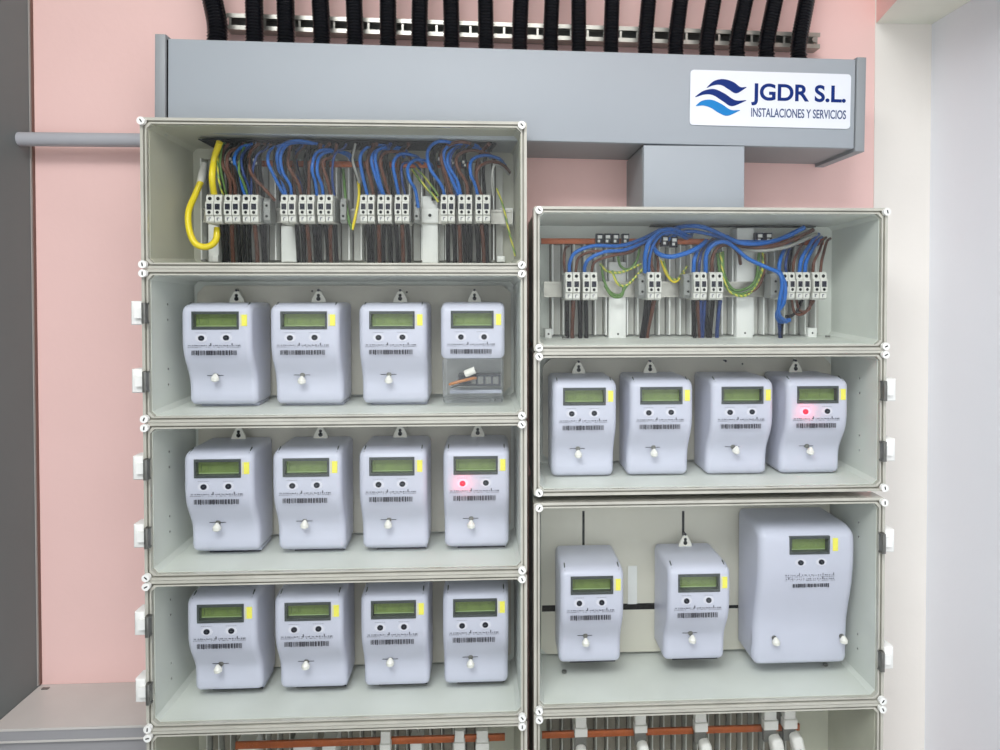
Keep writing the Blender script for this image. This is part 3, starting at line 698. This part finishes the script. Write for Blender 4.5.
# grey side stacks next to some blocks
for i, (pa, pb, py, lab) in enumerate(((638.5, 646.5, 274, 'grey end clamp left of the single terminal block, upper right cabinet'), (684, 692.5, 274, 'grey end clamp left of the third terminal set, upper right cabinet'),
                               (771, 780.5, 274, 'grey end clamp left of the rightmost terminal set, upper right cabinet'), (263, 270, 198, 'grey end clamp right of the first terminal trio, upper left cabinet'), (340, 346, 198, 'grey end clamp right of the second terminal trio, upper left cabinet'),
                               (414, 419, 198, 'grey end clamp right of the third terminal trio, upper left cabinet'))):
    a = at(pa, py, -.128); b_ = at(pb, py, -.128); t = thing('end_clamp', lab, 'clamp', ((a.x+b_.x)/2, -.094, a.z-.043), 'end clamps on the mounting rails'); hw = (b_.x-a.x)/2
    MB().extx([(0, 0), (-.028, 0), (-.034, .006), (-.034, .036), (-.028, .043), (0, .043)], -hw, hw, .0008, 1).build('body', m_term2, t)
    MB().disc(0, -.0346, -.033, .030, .0022, 10).disc(0, -.0346, -.033, .012, .0022, 10).build('clamp_screws', m_void, t)

# wires
COL = dict(b=(m_blue, 'blue'), n=(m_navy, 'dark blue'), r=(m_brown, 'brown'), k=(m_blk, 'black'), g=(m_gy, 'green and yellow'), v=(m_green, 'green'), y=(m_yw, 'yellow'), w=(m_grey, 'pale grey'))
WIRES = {}
def wire(col, pts, where, r=.0027, S=(330, 110, 4.41), Ys=None):
    up_y = 148 if S[1] == 110 else 112
    P0 = None
    if pts[0][1] > 154 and where.split()[0] in ('entering', 'coming', 'sweeping', 'beside', 'looping'):
        if S[1] == 110 and pts[1][1] > pts[0][1]+12: pts = [(pts[0][0]+12, up_y)]+list(pts)
        elif S[1] == 110: P0 = (pts[0][0]+28, pts[0][1]+30, -.085)
        else: P0 = (pts[0][0]+16, pts[0][1]-14, -.062)
    P = []; n = len(pts)
    for i, (x, y) in enumerate(pts):
        if Ys: Y = Ys[i] if isinstance(Ys, (list, tuple)) else Ys
        else:
            f_ = i/(n-1); Y = -.110-.040*min(1, f_*1.9)+.022*max(0, f_-.6)/.4
        P.append(at(S[0]+x/S[2], S[1]+y/S[2], Y))
    if P0: P.insert(0, at(S[0]+P0[0]/S[2], S[1]+P0[1]/S[2], P0[2]))
    zr = (.2625 if where.find('left cabinet') >= 0 or S[1] == 110 else .126)-r-.001
    P = [CAM+(p-CAM)*(zr/p.z) if p.z > zr else p for p in P]
    mb = MB(); mb.tube(spline(P, 6), r, 8); m, cn = COL[col]
    o = tag(world_mesh('wire', mb, m, 60), '%s wire %s' % (cn, where), 'wire', '%s wires %s' % (cn, where))
    WIRES.setdefault((cn, where), []).append((P[-1].x, o))
    return o
A = (130, 110, 4.41); B = (330, 110, 4.41)
w1 = 'entering the first terminal trio, top left cabinet'
wire('g', [(398, 150), (388, 230), (392, 310), (410, 374)], w1, .0018, A)
wire('v', [(408, 155), (398, 240), (412, 320), (425, 374)], w1, .0018, A)
for c_, p in (('r', [(435, 148), (408, 185), (410, 245), (440, 310), (443, 376)]), ('r', [(490, 158), (437, 190), (430, 255), (460, 325), (465, 376)]), ('b', [(558, 150), (490, 165), (460, 215), (478, 290), (508, 376)]),
              ('n', [(530, 158), (492, 205), (500, 280), (520, 330), (528, 376)]), ('r', [(625, 150), (560, 156), (525, 205), (535, 280), (590, 345), (640, 400)]), ('n', [(600, 172), (560, 200), (540, 280), (535, 376)]),
              ('k', [(480, 160), (462, 240), (478, 310), (488, 376)]), ('k', [(540, 168), (520, 240), (545, 310), (550, 376)]), ('v', [(500, 170), (480, 260), (500, 320), (520, 376)])):
    wire(c_, p, w1, .0028 if c_ in 'br' else .0022, A)
wire('y', [(395, 142), (372, 215), (362, 300), (372, 378)], 'thick, entering the first terminal trio from above', .0056, A)
wire('y', [(312, 318), (285, 380), (258, 450), (262, 530), (290, 590), (340, 603), (378, 575), (385, 520)], 'thick and hanging in a U beside the first terminal trio', .0056, A, Ys=[-.10, -.11, -.125, -.135, -.14, -.135, -.125, -.118])
lug = MB(); lug.tube([at(*(130+328/4.41, 110+235/4.41), -.085), at(130+318/4.41, 110+285/4.41, -.092), at(130+311/4.41, 110+322/4.41, -.10)], [.0045, .0068, .0064], 12)
tag(world_mesh('cable_lug', lug, m_seal), 'clear sleeved lug on the upper end of the hanging yellow cable', 'cable lug')
w2 = 'entering the second terminal trio, top left cabinet'
for c_, p in (('b', [(690, 150), (625, 172), (608, 225), (640, 300), (680, 376)]), ('b', [(870, 165), (780, 145), (700, 150), (665, 200), (672, 270), (705, 330), (712, 376)]), ('b', [(950, 195), (880, 175), (822, 190), (803, 260), (818, 320), (825, 376)]),
              ('b', [(960, 190), (890, 182), (838, 205), (825, 270), (845, 330), (852, 376)]), ('b', [(830, 150), (740, 135), (680, 150), (650, 190), (655, 260), (690, 376)]), ('r', [(700, 190), (700, 250), (740, 320), (755, 376)]), ('r', [(830, 190), (795, 230), (790, 300), (788, 376)]),
              ('k', [(640, 170), (640, 260), (690, 330), (700, 376)]), ('k', [(720, 180), (735, 260), (760, 320), (775, 376)]), ('r', [(900, 200), (850, 230), (870, 310), (885, 376)]), ('k', [(780, 190), (770, 250), (775, 320), (765, 376)])):
    wire(c_, p, w2, .0029 if c_ in 'br' else .0023, A)
w3 = 'entering the third terminal trio, top left cabinet'
for c_, p in (('b', [(260, 160), (175, 160), (134, 205), (143, 285), (165, 376)]), ('b', [(300, 178), (220, 172), (183, 215), (203, 300), (235, 376)]), ('r', [(330, 190), (250, 186), (222, 228), (240, 305), (262, 376)]), ('b', [(380, 205), (310, 195), (279, 238), (290, 310), (303, 376)]),
              ('b', [(430, 228), (375, 220), (343, 255), (352, 310), (375, 350), (390, 430)]), ('r', [(180, 190), (163, 240), (178, 310), (193, 376)]), ('b', [(320, 170), (240, 165), (200, 200), (215, 300), (238, 376)]), ('n', [(370, 235), (320, 240), (318, 310), (332, 376)]),
              ('n', [(60, 170), (20, 200), (10, 300), (20, 376)]), ('w', [(100, 215), (110, 260), (130, 320)])):
    wire(c_, p, w3, .0030 if c_ in 'br' else .0022)
wire('v', [(58, 262), (68, 380), (82, 480), (98, 528)], 'in a narrow U left of the third terminal trio', .0026, Ys=[-.09, -.11, -.12, -.12])
wire('y', [(98, 528), (112, 470), (128, 380), (124, 300)], 'thin, in a narrow U left of the third terminal trio', .0026, Ys=[-.12, -.12, -.11, -.09])
wire('g', [(362, 262), (405, 320), (445, 365), (478, 405)], 'slanting down between the third and fourth terminal trios', .0024, Ys=[-.09, -.1, -.105, -.105])
wire('g', [(380, 255), (425, 305), (460, 350), (478, 380)], 'slanting down between the third and fourth terminal trios', .0020, Ys=[-.09, -.1, -.105, -.105])
w4 = 'entering the fourth terminal trio, top left cabinet'
for c_, p in (('b', [(560, 150), (480, 138), (432, 180), (440, 255), (490, 330), (505, 376)]), ('r', [(660, 165), (580, 140), (510, 165), (490, 215), (515, 300), (538, 376)]), ('b', [(680, 180), (590, 158), (530, 185), (520, 240), (560, 310), (577, 376)]),
              ('r', [(700, 195), (620, 178), (560, 205), (565, 260), (600, 320), (608, 376)]), ('b', [(745, 215), (680, 200), (625, 222), (620, 280), (640, 330), (652, 376)]), ('r', [(765, 245), (710, 228), (655, 255), (648, 310), (668, 376)]), ('b', [(640, 155), (540, 150), (500, 200), (530, 290), (570, 376)]),
              ('n', [(620, 150), (560, 165), (530, 230), (560, 376)]), ('w', [(760, 255), (725, 245), (715, 300), (718, 376)])):
    wire(c_, p, w4, .0030 if c_ in 'br' else .0022)
wire('g', [(735, 345), (765, 430), (788, 530), (818, 645)], 'slanting down at the right end of the top left cabinet', .0020, Ys=-.10)
# darker strands behind the coloured ones
rb_ = random.Random(5)
for S_, x0_, x1_, w_ in ((A, 405, 600, 'behind the first terminal trio, top left cabinet'), (A, 650, 900, 'behind the second terminal trio, top left cabinet'), (B, 120, 350, 'behind the third terminal trio, top left cabinet'), (B, 440, 700, 'behind the fourth terminal trio, top left cabinet')):
    for k in range(8):
        x = x0_+(x1_-x0_)*(k+.5)/8; j = rb_.uniform(-25, 25)
        wire('kkrnkkrk'[k], [(x+j+25, 150), (x+j-12, 195), (x+j*.3-14, 270), (x-4, 340), (x, 400)], w_, .0034, S_, Ys=[-.095, -.100, -.095, -.092, -.090])
# dark wires leaving the blocks downward
def drop(xs, y0, y1, where, S, lean=0, cols='kkrk', r=.0038):
    for i, x in enumerate(xs):
        j = random.uniform(-8, 8)
        wire(cols[i % len(cols)], [(x, y0), (x+j*.6+lean*.3, y0+(y1-y0)*.3), (x+j+lean*.7, y0+(y1-y0)*.65), (x+j+lean, y1)], where, r, S, Ys=[-.125, -.118, -.098, -.085])
drop([405, 425, 450, 475, 500, 525, 550, 580, 595], 505, 672, 'below the first terminal trio, top left cabinet', A, 8)
drop([735, 760, 780, 810, 835, 860, 885, 905], 505, 672, 'below the second terminal trio, top left cabinet', A, 8)
drop([165, 190, 215, 240, 262, 290, 318, 340], 505, 672, 'below the third terminal trio, top left cabinet', B, 4)
drop([520, 545, 570, 592, 615, 645, 668, 690], 505, 672, 'below the fourth terminal trio, top left cabinet', B, 4)
# right cabinet wiring
A = (530, 200, 4.689); B = (700, 200, 4.69)
q1 = 'sweeping left into the leftmost terminal pair, top right cabinet'
for c_, p in (('b', [(610, 140), (520, 185), (420, 215), (300, 215), (215, 245), (186, 295), (184, 340)]), ('b', [(620, 155), (540, 195), (440, 235), (350, 243), (280, 275), (258, 310), (256, 340)]), ('r', [(600, 160), (500, 222), (400, 245), (300, 240), (230, 270), (213, 340)]),
              ('r', [(540, 195), (470, 245), (380, 262), (305, 290), (288, 340)]), ('r', [(165, 230), (160, 280), (163, 340)])):
    wire(c_, p, q1, .0034 if c_ == 'b' else .0026, A)
q2 = 'hanging in loops between the leftmost pair and single terminal block, top right cabinet'
for c_, p in (('v', [(335, 300), (345, 370), (375, 430), (420, 445), (455, 400)]), ('g', [(328, 300), (365, 335), (430, 338), (520, 300)]), ('v', [(412, 265), (425, 310), (462, 325), (500, 285), (520, 200)]), ('g', [(385, 330), (410, 390), (450, 402), (500, 355), (535, 315)]), ('v', [(350, 400), (385, 450), (430, 450), (440, 400)])):
    wire(c_, p, q2, .0024, A, Ys=-.112)
wire('b', [(745, 170), (680, 140), (610, 145), (560, 195), (540, 265), (540, 340)], 'looping over the copper bar into the single terminal block', .0040, A, Ys=[-.09, -.12, -.14, -.15, -.145, -.13])
wire('b', [(735, 180), (680, 155), (620, 160), (580, 205), (560, 270), (556, 340)], 'looping over the copper bar into the single terminal block', .0030, A, Ys=[-.09, -.12, -.13, -.14, -.135, -.125])
wire('b', [(572, 205), (600, 250), (660, 266), (740, 246), (800, 215), (826, 192)], 'in a wide dipping loop left of the third terminal set', .0042, A, Ys=[-.12, -.14, -.15, -.15, -.14, -.12])
wire('r', [(590, 170), (572, 230), (568, 290), (578, 340)], 'beside the blue loop over the single terminal block', .0028, A, Ys=[-.09, -.12, -.13, -.13])
wire('r', [(610, 180), (590, 230), (600, 290), (600, 340)], 'beside the blue loop over the single terminal block', .0026, A, Ys=[-.09, -.11, -.12, -.13])
q3 = 'coming down into the third terminal set, top right cabinet'
for c_, p in (('b', [(850, 190), (800, 215), (772, 275), (766, 340)]), ('b', [(910, 185), (860, 200), (828, 250), (824, 340)]), ('n', [(880, 180), (815, 225), (795, 290), (792, 340)]), ('r', [(930, 200), (880, 220), (855, 280), (850, 340)])):
    wire(c_, p, q3, .0038 if c_ == 'b' else .0028, A, Ys=[-.08, -.12, -.14, -.132])
q4 = 'hanging in a loop before the third terminal set, top right cabinet'
for c_, p in (('g', [(625, 285), (650, 355), (690, 370), (738, 310)]), ('y', [(612, 280), (640, 350), (680, 385), (725, 340)])): wire(c_, p, q4, .0020, A, Ys=-.10)
wire('b', [(-190, 190), (-110, 132), (-20, 122), (50, 140), (110, 168), (190, 200), (290, 203), (390, 178), (490, 128)], 'sweeping across the top right cabinet under its roof', .0042, B, Ys=[-.09, -.10, -.11, -.12, -.13, -.145, -.14, -.12, -.08])
wire('b', [(-170, 200), (-80, 150), (20, 155), (140, 188), (240, 196), (350, 190), (440, 150)], 'sweeping across the top right cabinet under its roof', .0034, B, Ys=[-.09, -.10, -.11, -.12, -.13, -.12, -.08])
wire('r', [(150, 205), (260, 222), (370, 210), (460, 175), (530, 140)], 'sweeping up to the right corner of the top right cabinet', .0038, B, Ys=[-.11, -.135, -.135, -.11, -.08])
wire('w', [(170, 225), (280, 238), (400, 222), (480, 190), (545, 160)], 'sweeping up to the right corner of the top right cabinet', .0034, B, Ys=[-.11, -.135, -.13, -.11, -.08])
wire('b', [(25, 340), (28, 265), (60, 212), (115, 196), (165, 225), (225, 275), (310, 315), (372, 345), (385, 400), (372, 480), (372, 540), (405, 572)], 'arching between the third and rightmost terminal sets', .0036, B, Ys=[-.13, -.14, -.145, -.145, -.14, -.14, -.15, -.165, -.17, -.165, -.15, -.13])
wire('b', [(375, 340), (398, 400), (392, 480), (362, 530), (375, 570), (420, 562)], 'hanging below the left end of the rightmost terminal set', .0040, B, Ys=[-.15, -.165, -.165, -.15, -.13, -.12])
wire('r', [(60, 340), (58, 270), (90, 218), (145, 214), (180, 250), (190, 300)], 'arching between the third and rightmost terminal sets', .0030, B, Ys=[-.13, -.135, -.135, -.13, -.12, -.10])
q5 = 'hanging in a deep U before the rightmost terminal set'
for c_, p in (('v', [(108, 240), (112, 340), (150, 415), (205, 420), (260, 375), (278, 245)]), ('v', [(80, 250), (98, 360), (140, 425), (200, 440), (255, 405), (285, 330)]), ('g', [(95, 245), (120, 400), (180, 448), (240, 430), (292, 330), (295, 245)]), ('r', [(300, 250), (300, 340), (270, 410), (215, 440)])):
    wire(c_, p, q5, .0026, B, Ys=-.112)
q6 = 'coming down into the rightmost terminal set, top right cabinet'
for c_, p in (('b', [(425, 190), (392, 240), (374, 290), (370, 340)]), ('n', [(430, 200), (412, 250), (402, 300), (404, 340)]), ('b', [(540, 175), (505, 225), (475, 280), (466, 340)]), ('b', [(555, 190), (525, 235), (498, 290), (492, 340)]), ('r', [(490, 190), (460, 240), (440, 290), (436, 340)]), ('r', [(575, 190), (560, 240), (535, 290), (528, 340)]), ('r', [(595, 195), (580, 250), (570, 290), (565, 340)]), ('k', [(440, 195), (428, 250), (420, 300), (418, 340)])):
    wire(c_, p, q6, .0036 if c_ == 'b' else .0026, B, Ys=[-.08, -.11, -.13, -.128])
q7 = 'looped under the rightmost terminal set, top right cabinet'
wire('r', [(430, 468), (445, 530), (490, 530), (535, 470)], q7, .0026, B, Ys=-.12); wire('r', [(450, 468), (470, 520), (510, 515), (520, 468)], q7, .0024, B, Ys=-.12); wire('k', [(480, 468), (455, 520), (425, 545), (400, 545)], q7, .0026, B, Ys=-.12)
drop([172, 205, 232, 262], 470, 680, 'below the leftmost pair, top right cabinet', A, 0, 'krkk')
drop([545, 560, 582], 470, 680, 'below the single terminal block, top right cabinet', A, -35, 'kkr')
drop([765, 785, 800, 825], 470, 680, 'below the third terminal set, top right cabinet', A, 10, 'krnk')
drop([25, 62, 95], 470, 680, 'below the third terminal set, top right cabinet', B, -10, 'nkn')
drop([372, 385], 570, 680, 'below the rightmost terminal set, top right cabinet', B, 0, 'nk')

# ------------------------------------------------------------------ bottom cabinets
for pa, pb in ((238, 256), (293, 312), (322, 336), (410, 422)): bracket(cabL[4], pa, pb, 741, 800, -.10)
for cab, za in ((cabL[4], 160), (cabR[3], 545)):
    t_, O_ = cab; xa = -.27 if cab is cabL[4] else -.262; xb = .235 if cab is cabL[4] else .185
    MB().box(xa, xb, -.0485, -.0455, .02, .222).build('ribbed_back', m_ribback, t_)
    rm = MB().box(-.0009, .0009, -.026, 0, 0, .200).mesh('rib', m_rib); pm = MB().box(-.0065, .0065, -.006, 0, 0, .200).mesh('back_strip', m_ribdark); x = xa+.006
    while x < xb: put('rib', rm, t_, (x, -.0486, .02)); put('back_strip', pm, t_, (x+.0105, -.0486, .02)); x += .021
def clip(px0, px1, py0, py1, lab, fuse=None):
    a = at(px0, py0, -.13); b_ = at(px1, py1, -.13); w_ = (b_.x-a.x)/2; h = a.z-b_.z
    t = thing('fuse_holder', lab, 'fuse holder', ((a.x+b_.x)/2, -.125, b_.z), 'fuse holders on the bottom copper bars')
    MB().box(-w_, w_, -.012, .004, 0, h*.62, .001).build('clip', m_fuse, t); MB().box(-w_*.85, w_*.85, -.008, .008, h*.6, h+.012, .001).build('clip_arm', m_fuse, t)
    MB().box(-w_*.9, w_*.9, -.006, .002, -.024, -.002).build('contact', m_dsteel, t)
    if fuse:
        dx, dz = fuse; hw = w_*.82
        g = MB().prism(rounded(-hw, hw, -.042, -.004, hw*.8), -.016, .006, .004); o = g.build('handle', m_fuse, t); o.location = (dx, -.008, dz); o.rotation_euler = (0, -dx*40, 0)
        MB().disc(0, -.0166, -.0155, -.028, .0018, 8).build('handle_hole', m_void, o)
clip(574.5, 587, 722, 735, 'first white fuse holder from the left at bottom right cabinet', (0, -.012)); clip(634, 646.6, 720, 731, 'second white fuse holder from the left at bottom right cabinet', (.002, -.012))
clip(694, 707, 716, 730, 'third white fuse holder from the left at bottom right cabinet', (.004, -.010)); clip(763, 777, 714, 728, 'fourth white fuse holder from the left at bottom right cabinet', (.005, -.006)); clip(783, 796, 713, 727, 'rightmost white fuse holder at bottom right cabinet', (.006, -.004))
clip(380, 391, 738, 750, 'leftmost white fuse holder under the lowest full left cabinet'); clip(454, 465, 737, 748, 'middle white fuse holder under the lowest full left cabinet'); clip(475.6, 489, 737, 749, 'rightmost white fuse holder under the lowest full left cabinet')

# neighbours of one colour are told apart by their order
ORD = ['first', 'second', 'third', 'fourth', 'fifth', 'sixth', 'seventh', 'eighth', 'ninth']
for (cn, where), l_ in WIRES.items():
    if len(l_) > 1:
        for k, (x, o) in enumerate(sorted(l_, key=lambda q: q[0])):
            w_ = where.replace('hanging in loops between the leftmost pair and single terminal block, top right cabinet', 'looping left of the single terminal block, upper right')
            o['label'] = '%s %s wire from left %s' % (ORD[k], cn, w_)
